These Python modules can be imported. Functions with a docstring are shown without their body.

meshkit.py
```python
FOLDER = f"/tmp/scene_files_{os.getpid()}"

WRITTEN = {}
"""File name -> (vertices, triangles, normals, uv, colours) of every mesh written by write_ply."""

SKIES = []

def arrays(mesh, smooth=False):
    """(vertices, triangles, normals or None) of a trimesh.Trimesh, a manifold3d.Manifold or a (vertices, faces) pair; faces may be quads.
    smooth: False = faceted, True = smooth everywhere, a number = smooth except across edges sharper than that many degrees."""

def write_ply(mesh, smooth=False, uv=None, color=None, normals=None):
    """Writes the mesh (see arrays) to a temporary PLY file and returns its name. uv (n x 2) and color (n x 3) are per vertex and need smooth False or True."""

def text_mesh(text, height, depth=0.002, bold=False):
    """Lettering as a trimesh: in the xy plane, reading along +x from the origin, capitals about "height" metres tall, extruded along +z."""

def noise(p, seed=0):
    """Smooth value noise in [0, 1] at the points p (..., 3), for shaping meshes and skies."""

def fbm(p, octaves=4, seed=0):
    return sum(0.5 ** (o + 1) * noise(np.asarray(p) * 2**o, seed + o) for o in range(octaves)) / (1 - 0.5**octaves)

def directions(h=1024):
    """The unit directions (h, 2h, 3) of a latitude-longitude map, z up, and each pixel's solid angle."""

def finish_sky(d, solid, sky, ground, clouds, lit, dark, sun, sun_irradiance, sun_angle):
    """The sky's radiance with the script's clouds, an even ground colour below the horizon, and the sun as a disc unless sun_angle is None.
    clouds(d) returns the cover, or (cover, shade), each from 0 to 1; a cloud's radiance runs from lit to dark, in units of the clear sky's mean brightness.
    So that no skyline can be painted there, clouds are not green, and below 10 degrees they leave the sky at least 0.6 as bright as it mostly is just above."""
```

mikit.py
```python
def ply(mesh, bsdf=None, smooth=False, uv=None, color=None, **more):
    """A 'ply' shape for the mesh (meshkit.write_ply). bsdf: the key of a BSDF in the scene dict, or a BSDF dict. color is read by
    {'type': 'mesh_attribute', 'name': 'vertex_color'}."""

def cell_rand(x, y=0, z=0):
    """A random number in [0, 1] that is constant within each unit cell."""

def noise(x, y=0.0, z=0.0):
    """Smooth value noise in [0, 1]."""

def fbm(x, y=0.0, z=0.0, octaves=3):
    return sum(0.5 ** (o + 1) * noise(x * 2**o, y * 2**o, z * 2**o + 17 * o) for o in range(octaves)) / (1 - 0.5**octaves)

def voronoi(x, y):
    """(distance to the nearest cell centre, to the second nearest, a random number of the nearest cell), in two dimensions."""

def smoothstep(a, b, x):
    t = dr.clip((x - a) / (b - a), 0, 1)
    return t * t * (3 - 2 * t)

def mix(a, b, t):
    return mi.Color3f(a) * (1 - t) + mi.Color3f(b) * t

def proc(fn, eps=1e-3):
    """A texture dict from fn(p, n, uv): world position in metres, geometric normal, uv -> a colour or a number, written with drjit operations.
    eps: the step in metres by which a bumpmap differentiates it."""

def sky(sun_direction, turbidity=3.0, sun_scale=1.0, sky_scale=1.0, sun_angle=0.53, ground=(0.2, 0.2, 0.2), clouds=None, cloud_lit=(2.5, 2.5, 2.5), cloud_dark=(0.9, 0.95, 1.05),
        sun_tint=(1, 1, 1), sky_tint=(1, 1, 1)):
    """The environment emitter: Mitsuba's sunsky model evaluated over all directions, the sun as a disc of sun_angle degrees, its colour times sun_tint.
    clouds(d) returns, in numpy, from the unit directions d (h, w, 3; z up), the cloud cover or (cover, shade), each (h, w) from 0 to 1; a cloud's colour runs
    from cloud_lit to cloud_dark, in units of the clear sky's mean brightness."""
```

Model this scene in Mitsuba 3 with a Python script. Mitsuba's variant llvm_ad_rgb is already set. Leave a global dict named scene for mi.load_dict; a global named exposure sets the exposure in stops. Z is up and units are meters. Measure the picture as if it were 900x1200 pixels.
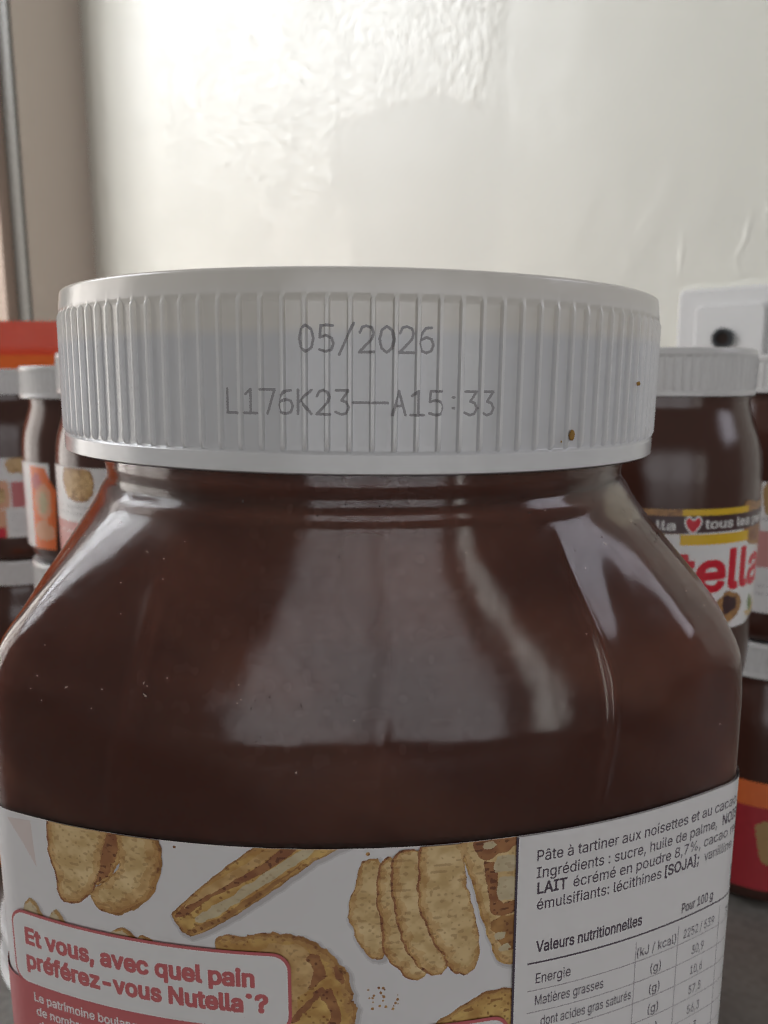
import math, random
import numpy as np, trimesh, shapely
from shapely import affinity
from shapely.geometry import Point, Polygon, LineString, box
from scipy.interpolate import PchipInterpolator
import drjit as dr, mitsuba as mi, mikit, meshkit
from mikit import proc, noise, fbm, smoothstep, mix
T = mi.ScalarTransform4f
rng = random.Random(7)

# ---------------------------------------------------------------- camera, light, exposure
ZC = 0.1666                                   # camera height above the counter
PITCH = math.radians(9.77)
scene, labels = {}, {}
exposure = 0.48
scene['camera'] = {'type': 'thinlens', 'fov': 53.13, 'fov_axis': 'x', 'aperture_radius': 0.00035, 'focus_distance': 0.088,
                   'near_clip': 0.005, 'far_clip': 50.0,
                   'to_world': T().look_at(origin=[0, 0, ZC], target=[0, math.cos(PITCH), ZC - math.sin(PITCH)], up=[0, 0, 1])}
scene['ambient'] = {'type': 'constant', 'radiance': {'type': 'rgb', 'value': [0.13, 0.127, 0.12]}}


def rgb(c):
    return {'type': 'rgb', 'value': list(c)}


def mat(key, b):
    scene['mat_' + key] = b
    return 'mat_' + key


def lamp_pane(key, to_world, radiance):
    scene[key] = {'type': 'rectangle', 'to_world': to_world, 'bsdf': {'type': 'diffuse', 'reflectance': rgb((.1, .1, .1))},
                  'emitter': {'type': 'area', 'radiance': rgb(radiance)}}


# the two daylight windows of the place: a tall one on the left, one behind the camera
def window(key, centre, facing, w, h, radiance, cols, rows, label, colour=(1, 1.03, 1.07), low=(1, .94, .88)):
    labels[key] = {'label': label, 'category': 'window'}
    f = np.array(facing, float)
    r = np.cross(f, [0, 0, 1.0])
    M = np.eye(4)
    M[:3, 0], M[:3, 1], M[:3, 2], M[:3, 3] = -r, [0, 0, 1], f, centre
    frame = []

    def bar(x, z, sx, sz):
        b = trimesh.creation.box((sx, sz, .05))
        b.apply_translation((x, z, 0.0))
        frame.append(b)
    fw = .05
    for i in range(cols + 1):
        bar(-w / 2 + i * w / cols, 0, fw if 0 < i < cols else fw * 1.3, h + fw)
    for j in range(rows + 1):
        for i in range(cols):
            bar(-w / 2 + (i + .5) * w / cols, -h / 2 + j * h / rows, w / cols - fw * 1.31, fw)
    fr = trimesh.util.concatenate(frame)
    fr.apply_transform(M)
    scene[key + '__frame'] = mikit.ply(fr, M_['frame'])
    n = 0
    for i in range(cols):
        for j in range(rows):
            P = T(M) @ T().translate([-w / 2 + (i + .5) * w / cols, -h / 2 + (j + .5) * h / rows, -.01]).scale([w / cols / 2 - .02, h / rows / 2 - .02, 1])
            lamp_pane(key + '__pane' + (f'_{n:03d}' if n else ''), P, [radiance[i][j] * x for x in (colour if rows == 1 or j else low)])
            n += 1


M_ = {'frame': mat('frame', {'type': 'roughplastic', 'diffuse_reflectance': rgb((.6, .6, .58)), 'alpha': .2})}
window('window', [-1.5, .62, .80], [1, 0, 0], 1.2, 2.1, ((2.2, 3.8), (2.6, 5.6), (2.6, 5.4)), 3, 2, 'tall bright six-pane window to the left of the counter')
window('window_001', [0.19, -1.9, .36], [0, 1, 0], 2.1, 1.0, ((1.15,), (1.15,)), 2, 1, 'low dim two-pane window behind the camera', (1, 1, 1.03))
window('window_002', [1.38, -1.6, .32], [-.653, .757, 0], .13, .85, ((4.6,),), 1, 1, 'narrow bright window behind the camera to the right', (1, 1, .95))
window('window_003', [1.6, -.1, 1.05], [-1, 0, 0], .7, .9, ((1.9,),), 1, 1, 'single dim window to the right of the counter', (.98, .98, 1.1))

# ---------------------------------------------------------------- materials


def two(b):
    return {'type': 'twosided', 'b': b}


def plastic(c, alpha=.12, **k):
    return {'type': 'roughplastic', 'diffuse_reflectance': rgb(c) if isinstance(c, (tuple, list)) else c, 'alpha': alpha, **k}


def ptex(fn, alpha):
    return {'type': 'roughplastic', 'diffuse_reflectance': proc(fn), 'alpha': alpha}


def cap_col(p, n, uv):
    z = p.z - ZC
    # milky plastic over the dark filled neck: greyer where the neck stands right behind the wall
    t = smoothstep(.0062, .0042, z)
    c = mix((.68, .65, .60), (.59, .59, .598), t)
    # ribs and plain bands whiter: thicker plastic, plus rib highlights put into the colour
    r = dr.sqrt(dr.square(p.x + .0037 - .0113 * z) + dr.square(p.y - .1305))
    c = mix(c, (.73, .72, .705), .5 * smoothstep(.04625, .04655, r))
    return c * (.96 + .08 * fbm(p.x * 90, p.y * 90, p.z * 90))


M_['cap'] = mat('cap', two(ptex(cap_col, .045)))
M_['small_cap'] = mat('small_cap', two(plastic((.62, .61, .60), .1)))


def spread_col(p, n, uv):
    a = fbm(p.x * 30 + 3, p.y * 30, p.z * 42, 4)
    b = fbm(p.x * 260, p.y * 260, p.z * 260, 2)
    c = mix((.122, .036, .023), (.28, .104, .066), smoothstep(.35, .7, a))
    streak = smoothstep(.50, .68, fbm(p.x * 22 + 8, p.y * 22, p.z * 110 + p.x * 60, 3))
    c = mix(c, (.27, .115, .07), streak * .25)
    # pale window highlight painted into the spread colour by the neck on the right
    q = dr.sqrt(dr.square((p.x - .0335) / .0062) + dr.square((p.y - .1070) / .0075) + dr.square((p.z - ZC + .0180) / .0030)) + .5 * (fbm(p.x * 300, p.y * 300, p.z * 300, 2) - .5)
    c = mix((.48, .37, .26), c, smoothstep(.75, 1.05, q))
    return c * (.9 + .2 * b)


def glass_wave(p, n, uv):
    return .0024 * fbm(p.x * 50, p.y * 50, p.z * 38, 2) + .00025 * fbm(p.x * 190, p.y * 190, p.z * 150, 2) + .00003 * noise(p.x * 900, p.y * 900, p.z * 900)


def smear(p, n, uv):
    a = fbm(p.x * 60 + p.z * 30, p.y * 60, p.z * 90 - p.x * 20, 4)
    b = smoothstep(.60, .75, noise(p.x * 900, p.y * 900, p.z * 700))
    return .05 + .34 * smoothstep(.50, .72, a) + .12 * b


def coat(alpha):
    return {'type': 'bumpmap', 'arbitrary': {'type': 'roughplastic', 'diffuse_reflectance': proc(spread_col), 'alpha': alpha, 'int_ior': 1.52}, 't': proc(glass_wave, 4e-4), 'scale': .35}


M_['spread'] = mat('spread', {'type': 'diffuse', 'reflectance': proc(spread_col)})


def glass(alpha):
    return {'type': 'bumpmap', 'arbitrary': {'type': 'roughdielectric', 'int_ior': 1.52, 'ext_ior': 1.0, 'alpha': alpha}, 't': proc(glass_wave, 4e-4), 'scale': .35}


M_['glass'] = mat('glass', {'type': 'blendbsdf', 'weight': proc(smear), 'a': glass(.022), 'b': glass(.13)})
M_['small_spread'] = mat('small_spread', {'type': 'roughplastic', 'diffuse_reflectance': rgb((.062, .024, .017)), 'alpha': .05, 'int_ior': 1.52})
M_['paper'] = mat('paper', two(plastic((.70, .68, .675), .16)))
M_['print_white'] = mat('print_white', two(plastic((.74, .72, .71), .16)))
M_['print_red'] = mat('print_red', two(plastic((.42, .035, .045), .16)))
M_['print_redsoft'] = mat('print_redsoft', two(plastic((.53, .135, .14), .16)))
M_['print_bright_red'] = mat('print_bright_red', two(plastic((.60, .012, .03), .16)))
M_['print_orange'] = mat('print_orange', two(plastic((.75, .17, .05), .16)))
M_['print_peach'] = mat('print_peach', two(plastic((.70, .36, .22), .16)))
M_['print_pink'] = mat('print_pink', two(plastic((.60, .28, .26), .16)))
M_['print_yellow'] = mat('print_yellow', two(plastic((.72, .45, .02), .16)))
M_['print_brown'] = mat('print_brown', two(plastic((.055, .02, .022), .16)))
M_['print_tan'] = mat('print_tan', two(plastic((.40, .25, .11), .16)))
M_['print_ink'] = mat('print_ink', two(plastic((.075, .055, .075), .2)))
M_['print_line'] = mat('print_line', two(plastic((.30, .26, .28), .2)))
M_['print_green'] = mat('print_green', two(plastic((.16, .22, .05), .16)))
M_['stamp_ink'] = mat('stamp_ink', two(plastic((.32, .31, .32), .25)))
M_['gold_print'] = mat('gold_print', two(plastic((.60, .42, .18), .16)))


def crumb_fn(a, b, dark, k=1.0):
    def fn(p, n, uv):
        v = fbm(p.x * 700, p.y * 700, p.z * 700, 3)
        s = smoothstep(.64, .80, noise(p.x * 2300 + 9, p.y * 2300, p.z * 2300)) * k
        w = smoothstep(.45, .75, fbm(p.x * 330, p.y * 330, p.z * 330 + 4, 2))
        c = mix(a, b, smoothstep(.3, .7, v) * .6 + .4 * w)
        return mix(c, dark, s * .75)
    return fn


def bread(key, a, b, dark, k=1.0):
    M_[key] = mat(key, two(ptex(crumb_fn(a, b, dark, k), .2)))


bread('crumb', (.47, .27, .10), (.70, .485, .235), (.30, .14, .05), .6)
bread('crumb_light', (.55, .37, .16), (.76, .57, .31), (.34, .17, .06), .6)
bread('toast', (.42, .22, .08), (.56, .34, .13), (.24, .10, .04), .6)
bread('crumb_pale', (.52, .42, .26), (.62, .52, .34), (.30, .16, .08), .4)
bread('crust', (.30, .14, .05), (.50, .27, .095), (.16, .06, .025))
bread('crust_dark', (.26, .10, .045), (.42, .20, .08), (.11, .04, .02))
bread('loaf', (.44, .23, .07), (.68, .46, .16), (.25, .10, .03))
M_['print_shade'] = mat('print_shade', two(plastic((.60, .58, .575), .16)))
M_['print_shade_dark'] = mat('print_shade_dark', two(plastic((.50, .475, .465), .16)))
M_['print_blush'] = mat('print_blush', two(plastic((.66, .57, .54), .16)))


def wall_col(p, n, uv):
    return mix((.76, .755, .68), (.79, .785, .72), fbm(p.x * 9, p.y * 9, p.z * 6, 3))


def wall_bump(p, n, uv):
    u, v = uv.x, uv.y                                   # metres along the wall and up it
    wob = .055 * (fbm(u * 22, v * 22, 2, 3) - .5)
    # rough stippled coat on the left and above; a smoother filled patch; brushed coat on the right
    rough = 1 - smoothstep(.640, .668, u + wob)
    patch = smoothstep(.462, .474, u + wob) * (1 - smoothstep(.413, .428, v + .07 * (u - .47) + .6 * wob))
    rough = rough * (1 - .93 * patch) * (.35 + .65 * smoothstep(.22, .40, v + 2 * wob))
    d = fbm(u * 210 + 5, v * 130, 3, 2)
    e = noise(u * 430, v * 300, 9)
    s = fbm(u * 150, v * 16, 0, 3)
    drip = smoothstep(.66, .86, noise(u * 48 + 3 * noise(v * 9, u * 4), v * 11, 7)) * smoothstep(.70, .76, u) * (1 - smoothstep(.30, .36, v))
    out = rough * (.0005 * d + .00065 * e) + .00012 * s + .0010 * fbm(u * 12, v * 9, 11, 3) + .00015 * patch + .00016 * drip
    # two flaked ridges and the groove over the socket
    for u0, a, b in ((.857, .228, .296), (.815, .236, .285), (.872, .262, .30)):
        x = (u - u0 - .012 * (noise(v * 60, u0 * 90) - .5) - .02 * (v - .26)) / .0018
        out = out + .0004 * dr.exp(-x * x) * smoothstep(a, a + .02, v) * (1 - smoothstep(b - .03, b, v)) * (.4 + noise(u * 300, v * 120))
    g = (v - .2365 - .004 * (noise(u * 60, 3) - .5)) / .0016
    return out - .0005 * dr.exp(-g * g) * smoothstep(.80, .82, u)


def wall_matte(p, n, uv):
    u, v = uv.x, uv.y
    wob = .055 * (fbm(u * 22, v * 22, 2, 3) - .5)
    patch = smoothstep(.464, .472, u + wob) * (1 - smoothstep(.645, .675, u + wob)) * (1 - smoothstep(.416, .426, v + .07 * (u - .47) + .6 * wob))
    return .55 * patch + .25 * smoothstep(.45, .7, fbm(u * 40, v * 25, 5, 3)) * (1 - patch)


def paint(alpha):
    return {'type': 'bumpmap', 'arbitrary': {'type': 'roughplastic', 'diffuse_reflectance': proc(wall_col), 'alpha': alpha, 'int_ior': 1.6}, 't': proc(wall_bump, 5e-4), 'scale': 1.0}


M_['wall'] = mat('wall', two({'type': 'blendbsdf', 'weight': proc(wall_matte), 'a': paint(.10), 'b': paint(.32)}))
M_['side_wall'] = mat('side_wall', two(plastic((.64, .55, .48), .25)))
M_['cabinet'] = mat('cabinet', two(plastic((.55, .42, .34), .25)))
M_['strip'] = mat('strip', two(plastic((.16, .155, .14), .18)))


def counter_col(p, n, uv):
    c = mix((.20, .19, .175), (.26, .25, .23), fbm(p.x * 60, p.y * 60, 0, 4))
    return c * (.9 + .2 * noise(p.x * 700, p.y * 700))


M_['counter'] = mat('counter', two(ptex(counter_col, .2)))
M_['socket'] = mat('socket', two(plastic((.70, .70, .70), .12)))
M_['black'] = mat('black', two(plastic((.02, .025, .03), .2)))
M_['crumb_bit'] = mat('crumb_bit', two(plastic((.42, .22, .04), .4)))
M_['bubble'] = mat('bubble', two(plastic((.02, .012, .01), .1)))
M_['dust'] = mat('dust', two(plastic((.45, .40, .36), .5)))

# ---------------------------------------------------------------- helpers: surfaces that labels wrap round


def grid(nu, nv, wrap=False):
    f = []
    m = nu if wrap else nu - 1
    i, j = np.meshgrid(np.arange(m), np.arange(nv - 1), indexing='ij')
    a = i * nv + j
    b = ((i + 1) % nu) * nv + j
    return np.stack([a.ravel(), b.ravel(), (b + 1).ravel(), (a + 1).ravel()], 1)


class Surf:
    """A vertical wall along a closed curve (n x 2, counter-clockwise from above, world xy), s = 0 at index 0."""

    def __init__(self, pts):
        self.p = np.vstack([pts, pts[:1]])
        seg = np.linalg.norm(np.diff(self.p, axis=0), axis=1)
        self.s = np.concatenate([[0], np.cumsum(seg)])
        t = np.roll(pts, -1, 0) - np.roll(pts, 1, 0)
        t /= np.linalg.norm(t, axis=1, keepdims=True)
        n = np.stack([t[:, 1], -t[:, 0]], 1)
        self.n = np.vstack([n, n[:1]])

    def at(self, s, z, off=0.0):
        s = np.mod(s, self.s[-1])
        q = [np.interp(s, self.s, self.p[:, k]) + off * np.interp(s, self.s, self.n[:, k]) for k in (0, 1)]
        return np.stack([q[0], q[1], z + 0 * q[0]], 1)


def flat_mesh(poly, edge):
    vs, fs, k = [], [], 0
    for g in getattr(poly, 'geoms', [poly]):
        if g.is_empty or g.area <= 0:
            continue
        v, f = trimesh.creation.triangulate_polygon(g, engine='earcut')
        v, f = trimesh.remesh.subdivide_to_size(np.column_stack([v, np.zeros(len(v))]), f, edge, max_iter=14)
        vs.append(v)
        fs.append(f + k)
        k += len(v)
    v, f = np.vstack(vs), np.vstack(fs)
    a = v[f]
    neg = np.cross(a[:, 1] - a[:, 0], a[:, 2] - a[:, 0])[:, 2] < 0
    f[neg] = f[neg][:, ::-1]
    return v, f


def next_key(base):
    k, n = base, 0
    while k in scene:
        n += 1
        k = f'{base}_{n:03d}'
    return k


class Label:
    """Printing on a surface: polygons in millimetres (x to the right of the label's zero, y up from the label's top edge)."""

    def __init__(self, key, surf, s0, ztop, off=.00012):
        self.key, self.surf, self.s0, self.ztop, self.off = key, surf, s0, ztop, off

    def put(self, name, poly, m, level=1, edge=1.6):
        v, f = flat_mesh(poly, edge)
        q = self.surf.at(self.s0 + v[:, 0] / 1000, self.ztop + v[:, 1] / 1000, self.off + level * .00003)
        k = next_key(f'{self.key}__{name}' if name else self.key)
        scene[k] = mikit.ply((q, f), M_[m], smooth=True)
        return k


_glyphs = {}


def text_poly(text, bold=False, fat=0.0):
    """2-D outline of a line of lettering, capitals 1 unit tall."""
    k = (text, bold, fat)
    if k not in _glyphs:
        m = meshkit.text_mesh(text, 1.0, 1.0, bold)
        top = m.triangles[np.all(m.triangles[:, :, 2] > .99, axis=1)][:, :, :2]
        g = shapely.union_all([Polygon(t).buffer(1e-4) for t in top if Polygon(t).area > 1e-9])
        _glyphs[k] = g.buffer(fat) if fat else g
    return _glyphs[k]


def fit_text(text, x, y, w, h, bold=False, slant=0.0, fat=0.0):
    """The text with its capitals h tall, base line at y, stretched to the width w from x."""
    g = text_poly(text, bold, fat)
    x0, _, x1, _ = g.bounds
    return affinity.affine_transform(g, [w / (x1 - x0), slant * h, 0, h, x - x0 * w / (x1 - x0), y])


def smooth_poly(pts, n=8):
    """A closed outline through the points, rounded."""
    p = np.array(pts, float)
    out = []
    for i in range(len(p)):
        a, b, c, d = p[i - 1], p[i], p[(i + 1) % len(p)], p[(i + 2) % len(p)]
        for t in np.arange(n) / n:
            out.append(.5 * (2 * b + (c - a) * t + (2 * a - 5 * b + 4 * c - d) * t * t + (3 * b - a - 3 * c + d) * t ** 3))
    return Polygon(out).buffer(0)


def ragged(poly, amp, seed, step=.5):
    q = shapely.segmentize(poly, step)
    r = np.random.default_rng(seed)
    c = np.array(q.exterior.coords)[:-1]
    d = r.normal(0, amp, c.shape)
    d = (d + np.roll(d, 1, 0) + np.roll(d, -1, 0)) / 2
    return Polygon(c + d).buffer(0)


def rrect(x0, y0, x1, y1, r):
    return box(x0 + r, y0 + r, x1 - r, y1 - r).buffer(r, 6)


# ---------------------------------------------------------------- setting: counter, walls
def quad_mesh(p0, du, dv, nu=2, nv=2):
    u, v = np.meshgrid(np.linspace(0, 1, nu), np.linspace(0, 1, nv), indexing='ij')
    P = np.array(p0) + u.reshape(-1, 1) * np.array(du) + v.reshape(-1, 1) * np.array(dv)
    uv = np.stack([u.ravel() * np.linalg.norm(du), v.ravel() * np.linalg.norm(dv)], 1)
    return (P, grid(nu, nv)), uv


def struct(key, mesh, m, label, category, **k):
    scene[key] = mikit.ply(mesh, M_[m], **k)
    labels[key] = {'label': label, 'category': category, 'kind': 'structure'}


c = trimesh.creation.box((2.4, 1.35, .03))
c.apply_translation((.0, .375, -.015))
struct('counter', c, 'counter', 'grey speckled counter top under all the jars', 'counter')

PSI = math.radians(40)
SOCK = np.array([.25, .57, 0])
U = np.array([math.cos(PSI), -math.sin(PSI), 0])
N = np.array([-math.sin(PSI), -math.cos(PSI), 0])
corner = SOCK - .854 * U
m, uv = quad_mesh(corner, U * 1.5, [0, 0, 1.6], 2, 2)
scene['back_wall'] = mikit.ply(m, M_['wall'], smooth=True, uv=uv)
labels['back_wall'] = {'label': 'glossy cream painted wall with brush marks behind the jars', 'category': 'wall', 'kind': 'structure'}
jamb = corner + N * .094


def slab(p, u, n, w, t, h):
    """A block with a vertical edge at p, reaching w along u and t along n, h high."""
    V = np.array([p + a * w * u + b * t * n + [0, 0, c * h] for a in (0, 1) for b in (0, 1) for c in (0, 1)])
    return trimesh.convex.convex_hull(V)


struct('side_wall', slab(corner - N * .02, -U, N, .7, .114, 1.6), 'side_wall', 'narrow dull beige return of the wall at the left', 'wall')
scene['gap_strip'] = mikit.ply(slab(jamb + N * .001, -U, N, .032, .004, 1.6), M_['strip'])  # dark-coloured strip in place of the shaded gap beside the panel
labels['gap_strip'] = {'label': 'dark vertical strip standing in for the shaded gap between beige return and peach panel', 'category': 'strip'}
scene['door_panel'] = mikit.ply(slab(jamb - U * .0322 + N * .001, -U, N, .45, .018, 1.5), M_['cabinet'])
labels['door_panel'] = {'label': 'peach coloured upright panel at the far left edge', 'category': 'panel'}

# ---------------------------------------------------------------- the large jar
CX, CY = -.0031, .1305
TILT = T().translate([CX, CY, ZC]).rotate([0, 1, 0], .65).translate([-CX - .0006, -CY, -ZC])


def body_section():
    a, b, Rf, Rs, rc, q = .0540, .0478, .1052, .19, .0072, 512
    g = Point(0, -b + Rf).buffer(Rf, q).intersection(Point(0, b - Rf).buffer(Rf, q))
    g = g.intersection(Point(a - Rs, 0).buffer(Rs, q)).intersection(Point(Rs - a, 0).buffer(Rs, q))
    g = g.buffer(-rc, 64).buffer(rc, 64)
    return affinity.rotate(g, 4.06, origin=(0, 0))


def polar(g, ang):
    out = []
    for t in ang:
        hit = g.exterior.intersection(LineString([(0, 0), (.2 * math.cos(t), .2 * math.sin(t))]))
        out.append(math.hypot(hit.x, hit.y))
    return np.array(out)


YAW = math.radians(4.06)
ANG = np.linspace(0, 2 * math.pi, 720, endpoint=False) - math.pi / 2 + YAW      # index 0 looks at the camera
R_BODY = polar(body_section(), ANG)
WALL = np.stack([CX + R_BODY * np.cos(ANG), CY + R_BODY * np.sin(ANG)], 1)
BODY = Surf(WALL)
W_OF_Z = PchipInterpolator([-.060, -.0440, -.0380, -.0335, -.0287, -.0245, -.0195, -.0170, -.0152, -.0145],
                           [1, 1, .98, .88, .675, .47, .225, .10, .02, 0])
W_FRONT = PchipInterpolator([-.060, -.0500, -.0455, -.0425, -.0395, -.0165, -.0152, -.0145], [1, 1, .99, .955, .875, .04, .01, 0])


def large_body(inner=False):
    R0 = .0416
    prof = [(-.0075, .0), (-.0100, .0), (-.0112, .0), (-.0118, .0001), (-.0124, .0002), (-.0130, .0001), (-.0136, .0)]
    zs = [z for z, _ in prof] + list(np.linspace(-.0140, -.056, 150)) + list(np.linspace(-.058, -ZC + .012, 30))
    bead = dict(prof)
    rows = []
    d = (np.degrees(ANG - YAW) + 90 + 180) % 360 - 180                    # 0 in front, +90 at the right
    front = np.exp(-(d / 36) ** 4)
    for z in zs:
        w = front * float(W_FRONT(max(z, -.06))) + (1 - front) * float(W_OF_Z(max(z, -.06))) if z < -.0145 else 0.0
        bump = .00028 * math.exp(-((z + .0160) / .0011) ** 2)                 # moulded ring at the root of the neck
        r = R0 * (1 - w) + R_BODY * w + bead.get(z, 0.0) + bump
        # shallow flutes and a pressed panel edge over the right and left shoulders
        sh = math.exp(-((z + .030) / .009) ** 2)
        for c0, s0, a0 in ((38, 3.2, -.0006), (47, 3.0, .0007), (55, 3.2, -.0007), (64, 3.4, .0007), (-40, 4, -.0005), (-52, 4, .0006), (-63, 4, -.0005)):
            r = r + sh * a0 * np.exp(-((d - c0) / s0) ** 2)
        if z < -.016:                                                      # mould seam and the raised panel edges
            for c0, s0, a0, za in ((0, .55, .00012, -.028), (32.5, .7, .00022, -.018), (-37, .8, .00018, -.022)):
                r = r + a0 * min(1, max(0, (za - z) / .006)) * min(1, max(0, (z + .0535) / .004)) * np.exp(-((d - c0 - 1.2 * math.sin(z * 160 + c0)) / s0) ** 2)
        rows.append((z, r))
    zb = -ZC + .012
    for k in range(1, 9):                                                  # rounded foot
        t = k / 8 * math.pi / 2
        rows.append((zb - .012 * math.sin(t), R_BODY - .010 * (1 - math.cos(t))))
    rows.append((-ZC, R_BODY * .02))
    if inner:
        out = []
        for z, r in rows:
            q = np.stack([np.cos(ANG) * 3.2, np.sin(ANG) * 3.2, 0 * ANG + z * 90], 1)
            t = .0013 + .0011 * np.clip(meshkit.fbm(q, 3, 4) * 1.6 - .35, 0, 1) + .0012 * math.exp(-((z + .013) / .004) ** 2)
            out.append((max(z, -ZC + .003), np.maximum(r - t, r * .02)))
        rows = out
    V = np.stack([np.stack([CX + r * np.cos(ANG), CY + r * np.sin(ANG), ZC + z + 0 * ANG], 1) for z, r in rows[::-1]], 1)
    return V.reshape(-1, 3), grid(len(ANG), len(rows), True)


scene['large_jar__glass_body'] = mikit.ply(large_body(), M_['glass'], smooth=True)
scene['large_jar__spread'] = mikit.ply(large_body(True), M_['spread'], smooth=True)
labels['large_jar'] = {'label': 'large glass jar of dark chocolate spread with ridged white screw cap, in the foreground', 'category': 'jar'}


def rib_profile(ph):
    q = np.clip(1.7 - np.abs(ph - .5) * 11.5, 0, 1)
    return q * q * (3 - 2 * q)


def cap_mesh(R, h, ribs, top, bottom, per=10, rib=.0005, lip=.0004):
    """A ridged screw cap from z = 0 up to h; top and bottom bands are plain."""
    n = ribs * per
    ang = np.linspace(0, 2 * math.pi, n, endpoint=False)
    ph = (np.arange(n) % per) / per
    prof = rib_profile(ph)
    b = bottom
    zs = [(0, R - .004, 0), (0, R + lip - .0004, 0), (.0003, R + lip, 0), (b - .0003, R + lip, 0), (b, R + lip - .0003, 0), (b + .0002, R, .6), (b + .0008, R, 1)]
    zs += [(z, R, 1) for z in np.linspace(b + .002, h - top - .001, 6)]
    zs += [(h - top - .0005, R, 1), (h - top - .0001, R, .8), (h - top + .0003, R + .0002, .15), (h - top + .0007, R + .0003, 0), (h - .0006, R + .0001, 0)]
    for k in range(1, 6):
        t = k / 5 * math.pi / 2
        zs.append((h - .0006 + .0005 * math.sin(t), R + .0001 - .0006 * (1 - math.cos(t)), 0))
    zs += [(h - .0002, R - .0022, 0), (h - .0008, R - .004, 0), (h - .0008, R * .5, 0), (h - .0008, .00005, 0)]
    V = np.stack([np.stack([(r + rib * k * prof) * np.cos(ang), (r + rib * k * prof) * np.sin(ang), z + 0 * ang], 1) for z, r, k in zs], 1)
    return trimesh.Trimesh(V.reshape(-1, 3), np.vstack([grid(n, len(zs), True)[:, [0, 1, 2]], grid(n, len(zs), True)[:, [0, 2, 3]]]), process=False)


CAP_H, CAP_R = .0225, .0461
cm = cap_mesh(CAP_R, CAP_H, 118, .0034, .0026, 14, .0006)
cm.apply_translation([CX, CY, ZC + .0120 - CAP_H])
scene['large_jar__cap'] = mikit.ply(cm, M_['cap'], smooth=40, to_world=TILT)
labels['large_jar__cap'] = {'label': 'ridged milky white cap with a grey date stamp'}
cap_ring = np.linspace(0, 2 * math.pi, 720, endpoint=False) - math.pi / 2
CAPS = Surf(np.stack([CX + (CAP_R + .00022) * np.cos(cap_ring), CY + (CAP_R + .00022) * np.sin(cap_ring)], 1))


# ---------------------------------------------------------------- small jars
CAPH, CAPR = .01134, .0243


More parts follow.
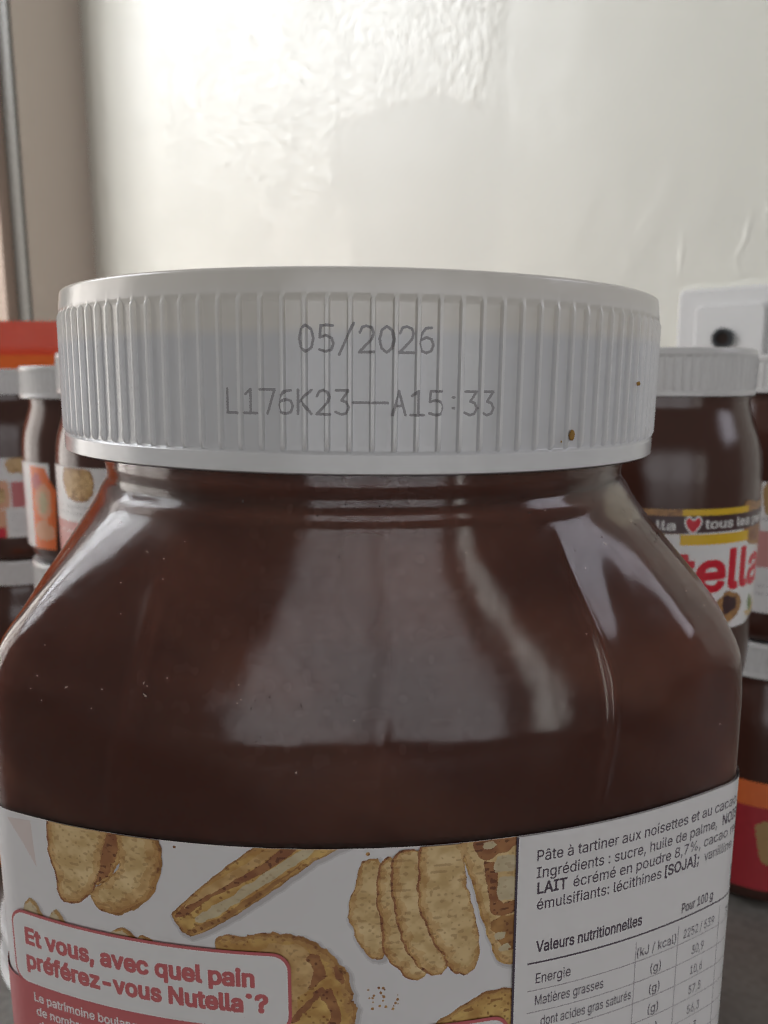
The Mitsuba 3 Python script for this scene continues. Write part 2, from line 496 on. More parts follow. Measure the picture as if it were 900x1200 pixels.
def small_body(R, H):
    zt = H - CAPH + .003
    prof = [(0.0002, .0002), (R * .78, .0002), (R * .86, .0006), (R * .93, .0026), (R * .975, .006), (R * .995, .011), (R, .016), (R, .55 * H)]
    sh = H - CAPH
    prof += [(R * .998, sh - .019), (R * .985, sh - .0145), (R * .955, sh - .0105), (R * .915, sh - .0072), (R * .885, sh - .0048), (R * .865, sh - .003),
             (R * .855, sh - .0014), (R * .86, sh - .0008), (R * .855, sh - .0002), (R * .85, zt)]
    z = np.array([q[1] for q in prof])
    t = np.concatenate([[0], np.cumsum(np.hypot(np.diff([q[0] for q in prof]), np.diff(z)))])
    fr, fz = PchipInterpolator(t, [q[0] for q in prof]), PchipInterpolator(t, z)
    tt = np.linspace(0, t[-1], 90)
    a = np.linspace(0, 2 * math.pi, 120, endpoint=False)
    V = np.stack([np.stack([fr(x) * np.cos(a), fr(x) * np.sin(a), fz(x) + 0 * a], 1) for x in tt], 1)
    return V.reshape(-1, 3), grid(len(a), len(tt), True)


_ply = {}


def small_jar(key, x, y, z, H, R, label, group='small jars stacked two high behind the large jar', capr=CAPR, ribs=76):
    """Returns a curve for the label whose zero faces the camera."""
    if ('b', R, H) not in _ply:
        _ply['b', R, H] = mikit.ply(small_body(R, H), M_['small_spread'], smooth=True)
    if ('c', capr, ribs) not in _ply:
        _ply['c', capr, ribs] = mikit.ply(cap_mesh(capr, CAPH, ribs, .0021, .0016, 8, .00032, .0003), M_['small_cap'], smooth=40)
    scene[key + '__glass_body'] = {**_ply['b', R, H], 'to_world': T().translate([x, y, z])}
    scene[key + '__cap'] = {**_ply['c', capr, ribs], 'to_world': T().translate([x, y, z + H - CAPH])}
    labels[key] = {'label': label, 'category': 'jar', 'group': group}
    a = np.linspace(0, 2 * math.pi, 720, endpoint=False) + math.atan2(-y, -x)
    return Surf(np.stack([x + R * np.cos(a), y + R * np.sin(a)], 1))


RJ = .0262
S_E = small_jar('spread_jar', .0688, .2008, .087, .087, .0277, 'small upper jar at the right, big red logo and yellow bars on its label')
S_E2 = small_jar('spread_jar_001', .0682, .2008, 0, .087, RJ, 'small lower jar directly under the jar with the big red logo')
S_D = small_jar('spread_jar_002', .128, .245, .087, .087, RJ, 'small upper jar cut by the right edge, with a pale pinkish label')
S_D2 = small_jar('spread_jar_003', .128, .245, 0, .087, RJ, 'small lower jar at the right edge, with an orange and dark red label')
S_A = small_jar('spread_jar_004', -.172, .362, .0857, .0857, RJ, 'small upper jar cut by the left edge, label with a red square and white panels')
S_A2 = small_jar('spread_jar_005', -.172, .362, 0, .0857, RJ, 'small lower jar at the left edge, only its pale lid and dark shoulder showing')
S_B = small_jar('spread_jar_006', -.107, .2856, .1019, .0695, .0252, 'small upper jar at the left with a white stripe and orange picture on its label')
S_B2 = small_jar('spread_jar_007', -.107, .2856, 0, .1019, .0252, 'taller lower jar under the jar with the white stripe and orange picture')
S_C = small_jar('spread_jar_008', -.0685, .226, .087, .087, RJ, 'small upper jar peeking out left of the big cap, sliced bread on its label')
S_C2 = small_jar('spread_jar_009', -.0685, .226, .0146, .0724, RJ, 'small lower jar standing on the white round lid behind the large jar')
# ---- ART
ZL = ZC - .0545
# label sheet of the large jar, printing on it
L = Label('large_jar__label', BODY, 0, ZL)
L.put('', box(-62, -96, 62, 0), 'paper', 0, 1.2)
labels['large_jar__label'] = {'label': 'white printed paper label with bread pictures and a nutrition table'}


def slice_print(pts, seed, crust='crust', crumb='crumb', rim=.45, shift=(-.25, -.1), level=2, clip=None, amp=.09, name='bread_print'):
    g = ragged(smooth_poly(pts), amp, seed)
    core = affinity.translate(g.buffer(-rim), *shift)
    layers = [(g, crust)]
    if core.geom_type == 'Polygon' and not core.is_empty:
        mid = affinity.translate(g.buffer(-rim * .5), shift[0] * .5, shift[1] * .5)
        layers += [(ragged(mid, amp * .9, seed + 2) if mid.geom_type == 'Polygon' else mid, 'toast'), (ragged(core, amp * 1.5, seed + 1), crumb)]
        pale = affinity.translate(g.buffer(-rim * 2.6), shift[0] * 1.6, .25)
        if pale.geom_type == 'Polygon' and not pale.is_empty and pale.area > 2:
            layers.append((ragged(pale, amp * 2.2, seed + 4), 'crumb_light' if crumb == 'crumb' else crumb))
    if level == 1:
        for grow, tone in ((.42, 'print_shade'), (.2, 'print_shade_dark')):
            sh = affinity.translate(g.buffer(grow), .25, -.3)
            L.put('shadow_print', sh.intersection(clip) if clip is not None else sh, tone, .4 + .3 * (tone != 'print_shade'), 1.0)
    for q, (poly, tone) in enumerate(layers):
        poly = poly.intersection(g)
        if clip is not None:
            poly = poly.intersection(clip)
        if not poly.is_empty:
            L.put(name, poly, tone, level + .5 * q, 1.0)


TOP = box(-60, -60, 16.0, -.02)
# pale shadow printed round the pictures
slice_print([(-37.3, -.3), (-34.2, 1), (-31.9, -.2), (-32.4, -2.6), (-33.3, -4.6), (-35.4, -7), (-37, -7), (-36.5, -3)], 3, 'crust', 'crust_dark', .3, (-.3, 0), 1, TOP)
slice_print([(-42.7, 1), (-38, 1.5), (-34.4, 1), (-35.1, -3), (-35.8, -6.1), (-37.6, -9.2), (-40.3, -10.9), (-42.2, -10.4), (-42.6, -7), (-43.4, -4)], 5, 'crust_dark', 'crumb', .4, (.02, .15), 3, TOP)
slice_print([(-33, 1), (-29.5, 2), (-27.4, 0), (-27.2, -3), (-28.6, -7.2), (-31, -9.7), (-34, -11.1), (-36.5, -10.5), (-37.1, -8.6), (-35, -6.7), (-32.9, -4)], 8, 'crust', 'crumb', .55, (-.4, .1), 5, TOP)
# baguette
bag = [(-26.2, -9.6), (-25, -8.3), (-19.7, -3.2), (-14, .8), (-4, 4), (-2, 2), (-8.4, -1.6), (-15.6, -7.2), (-21.6, -11.4), (-24.2, -12.5), (-25.8, -11)]
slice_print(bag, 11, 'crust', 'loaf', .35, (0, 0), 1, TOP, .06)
L.put('bread_print', ragged(smooth_poly([(-25.9, -9.8), (-22, -6.5), (-17.6, -4.0), (-14.0, -1.4), (-10.6, 1.5), (-9.6, .9), (-13.6, -2.6), (-17.5, -4.9), (-21.9, -7.5), (-24.6, -9.9)]), .08, 12).intersection(TOP), 'crust_dark', 3)
L.put('bread_print', ragged(smooth_poly([(-24.8, -8.7), (-22, -5.9), (-17.8, -2.9), (-13.6, .3), (-12.5, .2), (-16.8, -3.4), (-21.5, -6.7)]), .08, 13).intersection(TOP), 'crumb', 4)
L.put('bread_print', ragged(smooth_poly([(-23, -9.6), (-18, -6), (-10, 0), (-8, .4), (-12, -3), (-18, -7.4), (-22.4, -10.4)]), .1, 14).intersection(TOP), 'crumb_pale', 4)
L.put('bread_print', ragged(smooth_poly([(-24, -11.6), (-20, -9.2), (-14, -4.8), (-9, -1.1), (-10, -1.9), (-15.4, -6.7), (-21, -10.7), (-23.7, -12.1)]), .1, 15).intersection(TOP), 'crust', 4)
# sliced loaf in the middle
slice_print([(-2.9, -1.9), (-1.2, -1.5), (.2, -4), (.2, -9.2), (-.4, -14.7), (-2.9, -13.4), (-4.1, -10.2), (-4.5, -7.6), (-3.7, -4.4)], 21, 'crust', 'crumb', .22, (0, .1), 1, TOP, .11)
slice_print([(-.9, -2), (.8, -1.4), (1.2, -5.3), (1.9, -10.5), (3.6, -14), (4.9, -17.2), (2.9, -17.9), (1.5, -16.4), (-.2, -13.9), (-1.1, -6.3)], 23, 'crust_dark', 'crumb', .28, (.2, .05), 3, TOP, .1)
slice_print([(.8, -1.2), (2.6, -.3), (4.2, -1), (4.1, -4.4), (4.9, -9.5), (6.4, -13.1), (7.5, -16.3), (5.8, -17.5), (3.9, -16.2), (2.2, -13.2), (1, -8.8), (.5, -5.3)], 25, 'crust_dark', 'crumb', .3, (.25, .02), 5, TOP, .1)
slice_print([(4, 1), (6, 2), (8.6, 1), (9.7, -4.9), (10.9, -10.2), (11.5, -14.5), (10.7, -17.4), (8.7, -17.5), (7.4, -16.3), (6.9, -14.7), (5.5, -12.6), (4.2, -9), (3.7, -4.9)], 27, 'crust_dark', 'crumb', .3, (.2, .02), 7, TOP, .1)
# slice with spread and banana at the edge of the picture
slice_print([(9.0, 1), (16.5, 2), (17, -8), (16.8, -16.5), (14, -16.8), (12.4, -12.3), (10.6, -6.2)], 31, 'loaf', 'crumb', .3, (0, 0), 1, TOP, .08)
for i, pts in enumerate(([(10.6, 0), (13, .6), (16, .4), (16, -1), (13.5, -2.0), (11.3, -2.4)], [(11.9, -3), (13.4, -3.4), (13.6, -5.6), (14.2, -8.4), (15.8, -8.6), (16.4, -9.8), (13.4, -10), (12.5, -7)],
                         [(13.0, -11), (15, -10.4), (16.6, -11), (16.6, -15), (14.8, -15), (13.5, -12.8)])):
    L.put('bread_print', ragged(smooth_poly(pts), .12, 40 + i).intersection(TOP), 'crust_dark' if i < 2 else 'crust', 3)
for i, (x0, y0, x1, y1) in enumerate(((13.3, -4.4, 15.9, -2.3), (13.7, -8.3, 16, -5.2), (11.6, -1.2, 13.2, -.15), (13.5, -13.6, 14.8, -12.6), (14.1, -15.4, 15.5, -14.4))):
    L.put('banana_print', ragged(rrect(x0, y0, x1, y1, .5), .1, 50 + i).intersection(TOP), 'crumb_pale', 4)
# small crumbs
r2 = np.random.default_rng(4)
specks = [Point(-1 + r2.uniform(-1.4, 2.6), -20.5 + r2.uniform(-1.9, 1.9)).buffer(r2.uniform(.06, .2), 3) for _ in range(22)] + [Point(-2.2, -.7).buffer(.25, 4), Point(-25.5, -.7).buffer(.18, 4)]
k = L.put('crumb_print', shapely.union_all(specks), 'crust', 2)
labels[k] = {'label': 'scatter of printed crumbs', 'kind': 'stuff'}
# round loaf behind the text box
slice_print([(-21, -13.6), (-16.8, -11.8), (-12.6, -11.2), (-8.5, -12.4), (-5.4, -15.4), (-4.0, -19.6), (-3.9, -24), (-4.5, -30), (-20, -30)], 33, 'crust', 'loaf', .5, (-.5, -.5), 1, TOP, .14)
L.put('bread_print', ragged(smooth_poly([(-15, -13.4), (-11.5, -12.6), (-9, -14), (-8.4, -17), (-10.5, -20), (-12, -24), (-17, -22)]), .2, 34), 'crumb', 3)
for i, pts in enumerate(([(-9.6, -14.4), (-8.2, -14.2), (-7.4, -17), (-9.4, -18.6), (-8.7, -16.4)], [(-8, -19.6), (-6.6, -19), (-5.6, -23), (-7.6, -25), (-6.9, -22)], [(-11.4, -22.5), (-8.4, -18.8), (-8.0, -19.2), (-11, -23.2)], [(-6.6, -15.8), (-5.6, -16), (-5.2, -18), (-6, -17.4)])):
    L.put('bread_print', ragged(smooth_poly(pts), .14, 60 + i), 'crust_dark', 4)
slice_print([(-48.6, -16), (-48, -12.5), (-46.5, -12.2), (-44.6, -14.5), (-44, -16.5)], 35, 'print_tan', 'crumb_pale', .35, (-.3, 0), 1)
slice_print([(-44.8, -16), (-43.6, -12.9), (-42.4, -12.7), (-40.9, -15.2), (-41, -16.5)], 36, 'print_tan', 'crumb_pale', .35, (-.3, 0), 1)
slice_print([(-35.7, -16), (-34.4, -13.4), (-32.4, -12.9), (-30.9, -14.4), (-30, -16)], 37, 'crust', 'crumb_pale', .4, (-.5, 0), 1)
slice_print([(-32, -16), (-31.2, -13.9), (-29.8, -13.3), (-28.3, -14.8), (-27.8, -16)], 38, 'crust', 'crumb_pale', .4, (-.5, 0), 3)
slice_print([(6, -24.6), (11.5, -21.2), (14, -20.7), (16.6, -21.4), (17, -27), (8, -27)], 39, 'crust', 'loaf', .35, (0, -.3), 1, TOP)
L.put('bread_print', Polygon([(-50, -1), (-46, -.6), (-45.6, -7), (-47.6, -4)]), 'print_blush', 1)
# first text box with its red border, red panel below
L.put('border_print', rrect(-50.6, -24.75, -11.55, -13.75, 2.3), 'print_redsoft', 9)
L.put('panel_print', box(-62, -60, -3.2, -24.2).difference(box(-11.4, -60, 0, -24.9)), 'print_redsoft', 8)
L.put('text_box', rrect(-50.3, -24.35, -11.95, -14.15, 2.0), 'print_white', 10)
for t, x, y, w, h in (('Et vous, avec quel pain', -48.3, -18.45, 32.3, 2.25), ('préférez-vous Nutella', -48.4, -22.0, 30.9, 2.25), ('®', -17.2, -20.3, .8, .8), ('?', -16.1, -21.9, 1.7, 2.3)):
    L.put('text_line', fit_text(t, x, y, w, h, True, 0, .045), 'print_redsoft', 11)
for t, x, y, w in (('Le patrimoine boulanger', -47.6, -26.9, 17.5), ('de nombreux pains à tartiner', -47.4, -29.0, 21), ('de la baguette au pain de seigle', -47.2, -31.1, 24), ('choisissez votre préféré', -47.2, -33.2, 18)):
    L.put('text_line', fit_text(t, x, y, w, 1.25, True), 'print_white', 11)
L.put('border_print', rrect(3.6, -50, 15.6, -24.3, 2.2), 'print_redsoft', 9)
L.put('panel_print', box(-11.3, -50, 3.0, -24.4), 'print_redsoft', 9)
L.put('text_box', rrect(4.0, -50, 15.2, -24.75, 1.9), 'print_white', 10)
# ingredients and nutrition table
L.put('panel_print', box(16.0, -96, 62, -.02), 'print_white', 9)
L.put('rule_print', box(15.85, -96, 16.15, -.02), 'print_ink', 10)
INK = [('Pâte à tartiner aux noisettes et au cacao.', 18.6, -3.55, 33.6, 1.45, False), ('Ingrédients : sucre, huile de palme,', 18.6, -5.85, 28.9, 1.45, False), ('NOISETTES 13%,', 48.6, -5.85, 12.5, 1.45, True),
       ('LAIT', 18.75, -8.0, 4.1, 1.5, True), ('écrémé en poudre 8,7%, cacao maigre 7,4%,', 23.7, -8.0, 38, 1.45, False),
       ('émulsifiants: lécithines', 18.8, -10.2, 18.6, 1.45, False), ('[SOJA];', 38.0, -10.2, 6.3, 1.5, True), ('vanilline. Sans gluten.', 45.3, -10.2, 16, 1.45, False),
       ('Valeurs nutritionnelles', 18.9, -16.15, 15.7, 1.5, True), ('Pour 100 g', 41.6, -16.75, 6.2, 1.35, True), ('Pour 15 g', 52.0, -16.5, 6.0, 1.35, True), ('Portion', 51.8, -14.6, 5.0, 1.3, False)]
for i, (a, b, d, e) in enumerate((('Energie', '(kJ / kcal)', '2252 / 539', '338 / 81'), ('Matières grasses', '(g)', '30,9', '4,6'), ('dont acides gras saturés', '(g)', '10,6', '1,6'), ('Glucides', '(g)', '57,5', '8,6'),
                                ('dont sucres', '(g)', '56,3', '8,4'), ('Protéines', '(g)', '6,3', '0,9'), ('Sel', '(g)', '0,107', '0,016'))):
    y = -20.5 - 3.15 * i
    w = .62 * len(a) if i != 2 else 13.6
    INK.append((a, 19.0 + (.9 if a.startswith('dont') else 0), y - .1, w if i else 4.9, 1.4, False))
    for t, cx in ((b, 37.5), (d, 45.4), (e, 53.6)):
        w = .62 * len(t)
        INK.append((t, cx - w / 2, y - .45, w, 1.35, False))
    L.put('rule_print', box(17.9, y - 1.15, 58, y - 1.03), 'print_line', 10)
for t, x, y, w, h, b in INK:
    L.put('text_line', fit_text(t, x, y, w, h, b, .0, .012), 'print_ink', 11)
L.put('rule_print', box(17.8, -17.75, 58, -17.5), 'print_ink', 11)
for x in (33.9, 41.3, 49.6):
    L.put('rule_print', box(x - .06, -45, x + .06, -18.6), 'print_line', 10)

# date stamp on the cap, drawn with a thin pen
PEN = {'0': [[(.5, 0), (.15, .15), (0, .5), (.15, .85), (.5, 1), (.85, .85), (1, .5), (.85, .15), (.5, 0)]], '1': [[(.1, .8), (.5, 1), (.5, 0)], [(0, 0), (1, 0)]],
       '2': [[(.03, .75), (.2, .95), (.5, 1), (.85, .92), (.97, .72), (.85, .5), (0, 0), (1, 0)]], '3': [[(.05, 1), (.95, 1), (.45, .58), (.8, .52), (1, .3), (.8, .06), (.45, 0), (.02, .1)]],
       '5': [[(.95, 1), (.12, 1), (.05, .55), (.5, .62), (.88, .52), (1, .3), (.85, .07), (.5, 0), (.03, .08)]], '6': [[(.85, .97), (.45, .95), (.12, .7), (0, .35), (.15, .08), (.5, 0), (.85, .08), (1, .32), (.85, .53), (.5, .6), (.12, .5)]],
       '7': [[(0, 1), (1, 1), (.45, 0)]], 'L': [[(0, 1), (0, 0), (1, 0)]], 'K': [[(0, 1), (0, 0)], [(1, 1), (0, .45)], [(.25, .58), (1, 0)]], 'A': [[(0, 0), (.5, 1), (1, 0)], [(.2, .38), (.8, .38)]],
       '/': [[(0, -.1), (1, 1.1)]], '-': [[(-.08, .5), (1.08, .5)]], ':': [[(.45, .3), (.55, .3)], [(.45, .75), (.55, .75)]]}


def stamp(text, x, y, w, h):
    step = w / (len(text) - .22)
    g = []
    for i, ch in enumerate(text):
        cw = step * .72
        for st in PEN[ch]:
            p = [(x + i * step + a * cw, y + b * h) for a, b in st]
            g.append(LineString(p).buffer(.15, 6))
    return shapely.union_all(g)


for t, x, y, w, h in (('05/2026', -5.5, 2.95, 14.7, 2.75), ('L176K23--A15:33', -13.9, -3.75, 30.4, 2.6)):
    v, f = flat_mesh(stamp(t, x, y, w, h), .16)
    an = v[:, 0] / 1000 / CAP_R - math.pi / 2
    r = CAP_R + .00006 + .0006 * rib_profile((an / (2 * math.pi) * 118) % 1)
    v3 = np.stack([CX + r * np.cos(an), CY + r * np.sin(an), ZC + v[:, 1] / 1000], 1)
    scene[next_key('large_jar__cap__date_stamp')] = mikit.ply((v3, f), M_['stamp_ink'], smooth=True, to_world=TILT)
# bits stuck on the cap, bubbles and dust on the glass


def blobs(pts, size, seed, flat=.5):
    r = np.random.default_rng(seed)
    out = []
    for q in pts:
        b = trimesh.creation.icosphere(2, 1.0)
        b.vertices *= 1 + .35 * (meshkit.noise(b.vertices * 1.7 + r.uniform(0, 50)) - .5)[:, None]
        b.apply_scale(size * r.uniform(.6, 1.3))
        b.apply_scale([r.uniform(.6, 1), r.uniform(.6, 1), r.uniform(.8, 1.6)])
        b.apply_translation(q)
        out.append(b)
    return trimesh.util.concatenate(out)


for i, (s, z, sz) in enumerate(((26.7, -6.5, .00042), (41.0, -.5, .0003), (25.0, -7.2, .0002), (-32.6, -3.5, .0002))):
    q = CAPS.at(np.array([s / 1000]), ZC + z / 1000, .0003)
    k = next_key('large_jar__cap__crumb')
    scene[k] = mikit.ply(blobs(q, sz, 70 + i), M_['crumb_bit'], smooth=True)

VB = large_body()[0].reshape(len(ANG), -1, 3)
rd = np.random.default_rng(12)


def on_body(deg, z):
    """A point of the jar's skin at the angle (0 in front) and height above the camera."""
    i = int(round(((deg % 360) / 360) * len(ANG))) % len(ANG)
    col = VB[i]
    return np.array([np.interp(ZC + z, col[1:, 2], col[1:, k]) for k in range(3)])


bub = [on_body(rd.uniform(50, 72), rd.uniform(-.024, -.0145)) for _ in range(16)] + [on_body(rd.uniform(-25, 60), rd.uniform(-.022, -.014)) for _ in range(26)] + [on_body(rd.uniform(-20, -3), rd.uniform(-.042, -.036)) for _ in range(14)]
scene['large_jar__glass_body__air_bubbles'] = mikit.ply(blobs(bub, .00013, 5), M_['bubble'], smooth=True)
labels['large_jar__glass_body__air_bubbles'] = {'label': 'tiny dark air bubbles in the spread behind the glass', 'kind': 'stuff'}
fib = []
for _ in range(48):
    c0 = on_body(rd.uniform(-75, -30), rd.uniform(-.042, -.018)) if rd.random() < .75 else on_body(rd.uniform(-30, 60), rd.uniform(-.046, -.016))
    m0 = trimesh.creation.icosphere(1, 1.0)
    m0.apply_scale([rd.uniform(.00005, .00012), .00006, rd.uniform(.00006, .0004) if rd.random() < .3 else .0001])
    m0.apply_transform(trimesh.transformations.rotation_matrix(rd.uniform(0, 3.1), [0, 1, 0]))
    m0.apply_translation(c0)
    fib.append(m0)
scene['large_jar__glass_body__dust'] = mikit.ply(trimesh.util.concatenate(fib), M_['dust'], smooth=True)
labels['large_jar__glass_body__dust'] = {'label': 'pale dust and lint on the glass shoulder', 'kind': 'stuff'}

# ---------------------------------------------------------------- labels of the small jars (mm above the jar's foot)


def small_label(key, surf, z0, x0, x1, y0, y1, m='paper', shape=None):
    l = Label(key + '__label', surf, 0, z0, .00015)
    l.put('', shape if shape is not None else box(x0, y0, x1, y1), m, 0, 1.0)
    return l


pts = [(-18, 50.4), (40, 50.4), (40, 28), (36, 23), (30, 21), (-18, 21)]
e = small_label('spread_jar', S_E, .087, 0, 0, 0, 0, 'print_white', Polygon(pts).buffer(-1).buffer(1))
e.put('picture_print', ragged(smooth_poly([(26, 51), (33, 50.8), (40, 50), (40, 40.5), (32, 40.3), (27, 43)]), .15, 81), 'crust', 1)
e.put('picture_print', ragged(smooth_poly([(26.5, 46), (33, 45.5), (40, 45), (40, 42), (32, 41.4), (27.6, 43)]), .15, 82), 'crust_dark', 2)
e.put('picture_print', box(-18, 44.6, 9, 50.4), 'crust', 1)
e.put('band_print', Polygon([(-18, 44.4), (40, 45.2), (40, 49.0), (-18, 48.8)]), 'print_brown', 3)
e.put('bar_print', box(8.6, 48.9, 27.6, 50.4), 'print_yellow', 4)
e.put('bar_print', box(8.4, 42.0, 28.4, 44.5), 'print_yellow', 4)
e.put('text_line', fit_text('Nutella', -6.5, 45.6, 13.7, 2.1, True), 'print_white', 5)
e.put('text_line', fit_text('tous les pains', 14.0, 45.9, 25.5, 2.1, True), 'print_white', 5)
heart = smooth_poly([(9.3, 47.6), (10.1, 48.6), (11.2, 47.9), (12.3, 48.6), (13.1, 47.6), (12.6, 46.2), (11.2, 44.9), (9.8, 46.2)])
e.put('heart_print', heart.buffer(.25), 'print_white', 5)
e.put('heart_print', heart.buffer(-.15), 'print_bright_red', 6)
e.put('logo_print', fit_text('Nutella', -12.3, 31.0, 49.6, 9.3, True, 0, .02), 'print_bright_red', 3)
e.put('picture_print', ragged(smooth_poly([(21, 30), (24, 29.8), (27, 28.4), (27.6, 26), (25, 23.4), (21, 22.4), (16, 24)]), .15, 83), 'crust', 2)
e.put('picture_print', ragged(smooth_poly([(21, 29), (24, 28.8), (25.6, 27.4), (24.6, 25.4), (21, 24.8)]), .15, 84), 'print_brown', 3)
e.put('picture_print', ragged(smooth_poly([(31.6, 28), (33.8, 27), (34.4, 25), (33, 23.6), (31.4, 25)]), .15, 85), 'print_green', 2)
e.put('picture_print', ragged(smooth_poly([(30, 24), (33, 24), (35, 25.5), (34, 28), (36, 26), (36, 23.6), (32, 22.4)]), .15, 86), 'gold_print', 1)

d = small_label('spread_jar_002', S_D, .087, -30, 30, 10.4, 50, 'print_white')
d.put('panel_print', box(-30, 24.4, 30, 35.4), 'print_pink', 1)
d.put('picture_print', ragged(smooth_poly([(-4, 50), (8, 50), (8, 42), (2, 38.5), (-3, 40)]), .2, 87).intersection(box(-30, 10, 30, 50)), 'print_tan', 1)
for k in range(3):
    d.put('text_line', fit_text('pâte à tartiner aux noisettes', -14, 38.6 - 2 * k if k < 1 else 20.5 - 2.3 * k, 24, 1.0), 'print_line', 2)
d2 = small_label('spread_jar_003', S_D2, 0, -30, 30, 6.6, 43, 'print_red')
d2.put('band_print', box(-30, 34.8, 30, 43), 'print_orange', 1)
d2.put('picture_print', ragged(smooth_poly([(1.6, 28.6), (6, 31), (14, 31), (13, 15), (6, 16), (2.6, 18.4)]), .3, 88), 'print_tan', 2)
a = small_label('spread_jar_004', S_A, .0857, -30, 30, 11.4, 47, 'print_white')
a.put('picture_print', ragged(rrect(-16, 24.5, -5.3, 37, 2), .2, 89), 'print_peach', 1)
a.put('picture_print', ragged(rrect(-12, 27, -7.2, 33.5, 2), .2, 90), 'crumb', 2)
a.put('panel_print', box(-4.6, 25, 12, 36.4), 'print_redsoft', 1)
a.put('panel_print', box(-30, 11.4, -7.4, 24), 'print_peach', 1)
a.put('panel_print', box(-30, 11.4, -8, 16), 'print_bright_red', 2)
a.put('picture_print', ragged(rrect(-6, 40, 4, 47, 2), .3, 91).intersection(box(-30, 11, 30, 47)), 'crumb', 1)
for k in range(4):
    a.put('text_line', fit_text('ingrédients : sucre', -5.6, 21.5 - 2.3 * k, 12, .9), 'print_line', 2)
b = small_label('spread_jar_006', S_B, .1019, -38, -16.8, 6.2, 36.4, 'paper')
b.put('picture_print', Polygon([(-26.6, 6.2), (-16, 6.2), (-14.5, 27), (-17, 31), (-18.6, 34.8), (-26.6, 35.6)]), 'print_orange', 1)
b.put('picture_print', ragged(smooth_poly([(-23, 28), (-19, 29), (-16.6, 25), (-18, 18), (-22, 17.5), (-24.4, 22)]), .3, 92), 'print_peach', 2)
b.put('picture_print', ragged(smooth_poly([(-21.6, 26), (-19, 25), (-19, 20), (-22, 19.4)]), .3, 93), 'crumb_pale', 3)
b.put('picture_print', ragged(smooth_poly([(-25.6, 14), (-21, 16.6), (-17, 14), (-17, 10), (-24, 9.4)]), .3, 94), 'print_peach', 2)
b.put('picture_print', ragged(smooth_poly([(-26, 31), (-22, 33), (-21, 29), (-25, 27)]), .3, 95), 'print_redsoft', 2)
cc = small_label('spread_jar_008', S_C, .087, -39, 30, 20, 56.6, 'print_white')
cc.put('picture_print', ragged(smooth_poly([(-28, 55.6), (-24, 56.4), (-17, 56), (-16, 51), (-19, 47.6), (-25, 47.8), (-28.4, 51)]), .2, 96).intersection(box(-39, 20, 30, 56.4)), 'crust', 1)
for k in range(3):
    cc.put('picture_print', ragged(smooth_poly([(-27.4 + 3.6 * k, 55), (-24.8 + 3.6 * k, 55.6), (-23.6 + 3.6 * k, 52), (-24.8 + 3.6 * k, 48.4), (-27 + 3.6 * k, 49.6)]), .2, 97 + k), 'crumb', 2)
cc.put('panel_print', box(-39, 20, 30, 41.6), 'print_pink', 1)
for k in range(3):
    cc.put('text_line', fit_text('avec quel pain préférez-vous', -33, 45.4 - 1.8 * k if k < 2 else 38.5, 26, .95), 'print_line' if k < 2 else 'print_white', 2)

# ---------------------------------------------------------------- lid, sachet, red packet, socket


def lathe(prof, n=160):
    a = np.linspace(0, 2 * math.pi, n, endpoint=False)
    V = np.stack([np.stack([r * np.cos(a), r * np.sin(a), z + 0 * a], 1) for r, z in prof], 1)
    return V.reshape(-1, 3), grid(n, len(prof), True)


scene['round_lid'] = mikit.ply(lathe([(.0001, 0), (.0425, 0), (.044, .0004), (.0446, .0014), (.0440, .0024), (.0434, .003), (.0432, .0125), (.0436, .0132), (.0432, .0142), (.042, .0146), (.0001, .0146)]),
                               M_['socket'], smooth=35, to_world=T().translate([-.072, .218, 0]))
labels['round_lid'] = {'label': 'white round plastic lid lying on the counter under a jar stack, lower left corner', 'category': 'lid'}


def packet(w, d, h, seal, m_key, key, x, y, rot, bulge=1.0):
    nu, nv = 60, 50
    V = []
    for side in (-1, 1):
        for u in np.linspace(-1, 1, nu):
            for v in np.linspace(0, 1, nv):
                t = min(1, v / .12) ** .6 * min(1, max(0, (1 - v - seal / h)) / .45) ** .6
                wv = fbm_np(u * 3 + side, v * 4) - .5
                V.append([u * w / 2 * (1 - .04 * t), side * (d / 2 * t * (1 - abs(u) ** 4) ** .5 + .0006) + .006 * wv * (.3 + .7 * (1 - v)) * (1 - u ** 4), v * h])
    g = grid(nu, nv)
    V = np.array(V)
    F = np.vstack([g, g[:, ::-1] + nu * nv])
    th = math.radians(rot)
    R = np.array([[math.cos(th), -math.sin(th), 0], [math.sin(th), math.cos(th), 0], [0, 0, 1]])
    return V @ R.T + [x, y, 0], F


def fbm_np(u, v):
    return float(meshkit.fbm(np.array([[u, v, 3.3]]), 3)[0])


def packet_col(p, n, uv):
    f = fbm(p.x * 30, p.y * 30, p.z * 20, 2)
    top = mix((.80, .06, .02), (.85, .085, .028), f)
    low = mix((.82, .13, .02), (.86, .17, .03), f)
    return mix(low, top, smoothstep(.1800, .1806, p.z + .004 * (f - .5)))


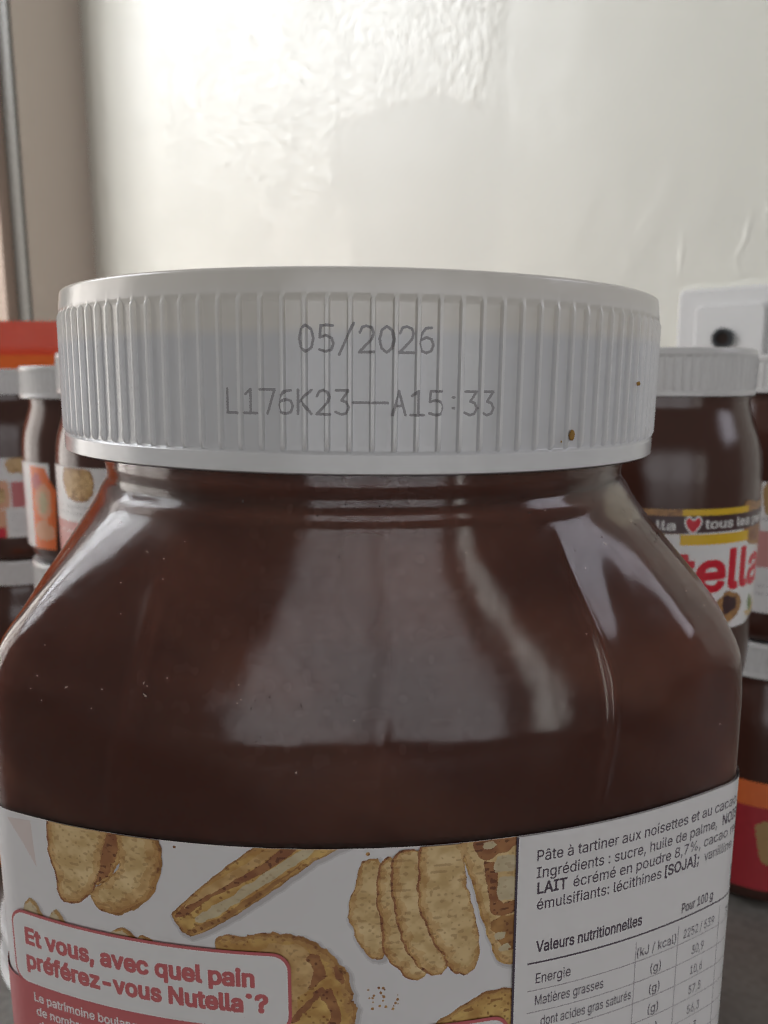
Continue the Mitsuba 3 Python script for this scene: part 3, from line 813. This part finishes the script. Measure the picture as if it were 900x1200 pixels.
M_['packet'] = mat('packet', two(ptex(packet_col, .14)))
scene['red_packet'] = mikit.ply(packet(.25, .05, .1985, .019, 'packet', 'red_packet', 0, 0, 0), M_['packet'], smooth=40, to_world=T().translate([-.245, .43, 0]).rotate([0, 0, 1], 6))
labels['red_packet'] = {'label': 'shiny red and orange packet with a flat sealed top, standing behind the left jars', 'category': 'packet'}
sb = trimesh.util.concatenate([trimesh.Trimesh(*packet(.05, .012, .07, .006, '', '', 0, 0, 0), process=False) if False else trimesh.creation.box((.05, .07, .008))])
m3 = sb.subdivide().subdivide().subdivide()
m3.vertices[:, 2] *= 1 - .5 * np.clip(np.abs(m3.vertices[:, 0]) / .025, 0, 1) ** 3
m3.apply_translation([-.157, .235, .0041])
scene['sachet'] = mikit.ply(m3, M_['print_orange'], smooth=40)
labels['sachet'] = {'label': 'flat orange sachet lying on the counter at the lower left edge', 'category': 'sachet'}

# wall socket: plate, raised insert, round dark opening
WM = np.eye(4)
WM[:3, 0], WM[:3, 1], WM[:3, 2], WM[:3, 3] = U, [0, 0, 1], N, SOCK + [0, 0, ZC + .029]
WT = T(WM)


def plate(w, h, d, r, ch):
    a = np.array(rrect(-w / 2, -h / 2, w / 2, h / 2, r).exterior.coords)[:-1]
    b = np.array(rrect(-w / 2 + ch, -h / 2 + ch, w / 2 - ch, h / 2 - ch, max(r - ch, .0005)).exterior.coords)[:-1]
    return trimesh.convex.convex_hull(np.vstack([np.column_stack([a, 0 * a[:, 0]]), np.column_stack([a, 0 * a[:, 0] + d - ch]), np.column_stack([b, 0 * b[:, 0] + d])]))


scene['wall_socket__plate'] = mikit.ply(plate(.088, .072, .009, .004, .002), M_['socket'], to_world=WT @ T().translate([.009, 0, 0]))
scene['wall_socket__insert'] = mikit.ply(plate(.048, .048, .004, .005, .0012), M_['socket'], to_world=WT @ T().translate([.003, 0, .009]))
ring = trimesh.creation.annulus(.0045, .0072, .005, sections=48)
scene['wall_socket__opening'] = mikit.ply(ring, M_['black'], smooth=30, to_world=WT @ T().translate([0, 0, .014]))
core = trimesh.creation.cylinder(.0044, .002, sections=32)
scene['wall_socket__opening__core'] = mikit.ply(core, M_['bubble'], smooth=30, to_world=WT @ T().translate([0, 0, .0135]))
labels['wall_socket'] = {'label': 'white square wall socket with one round dark opening, above the right jars', 'category': 'socket'}
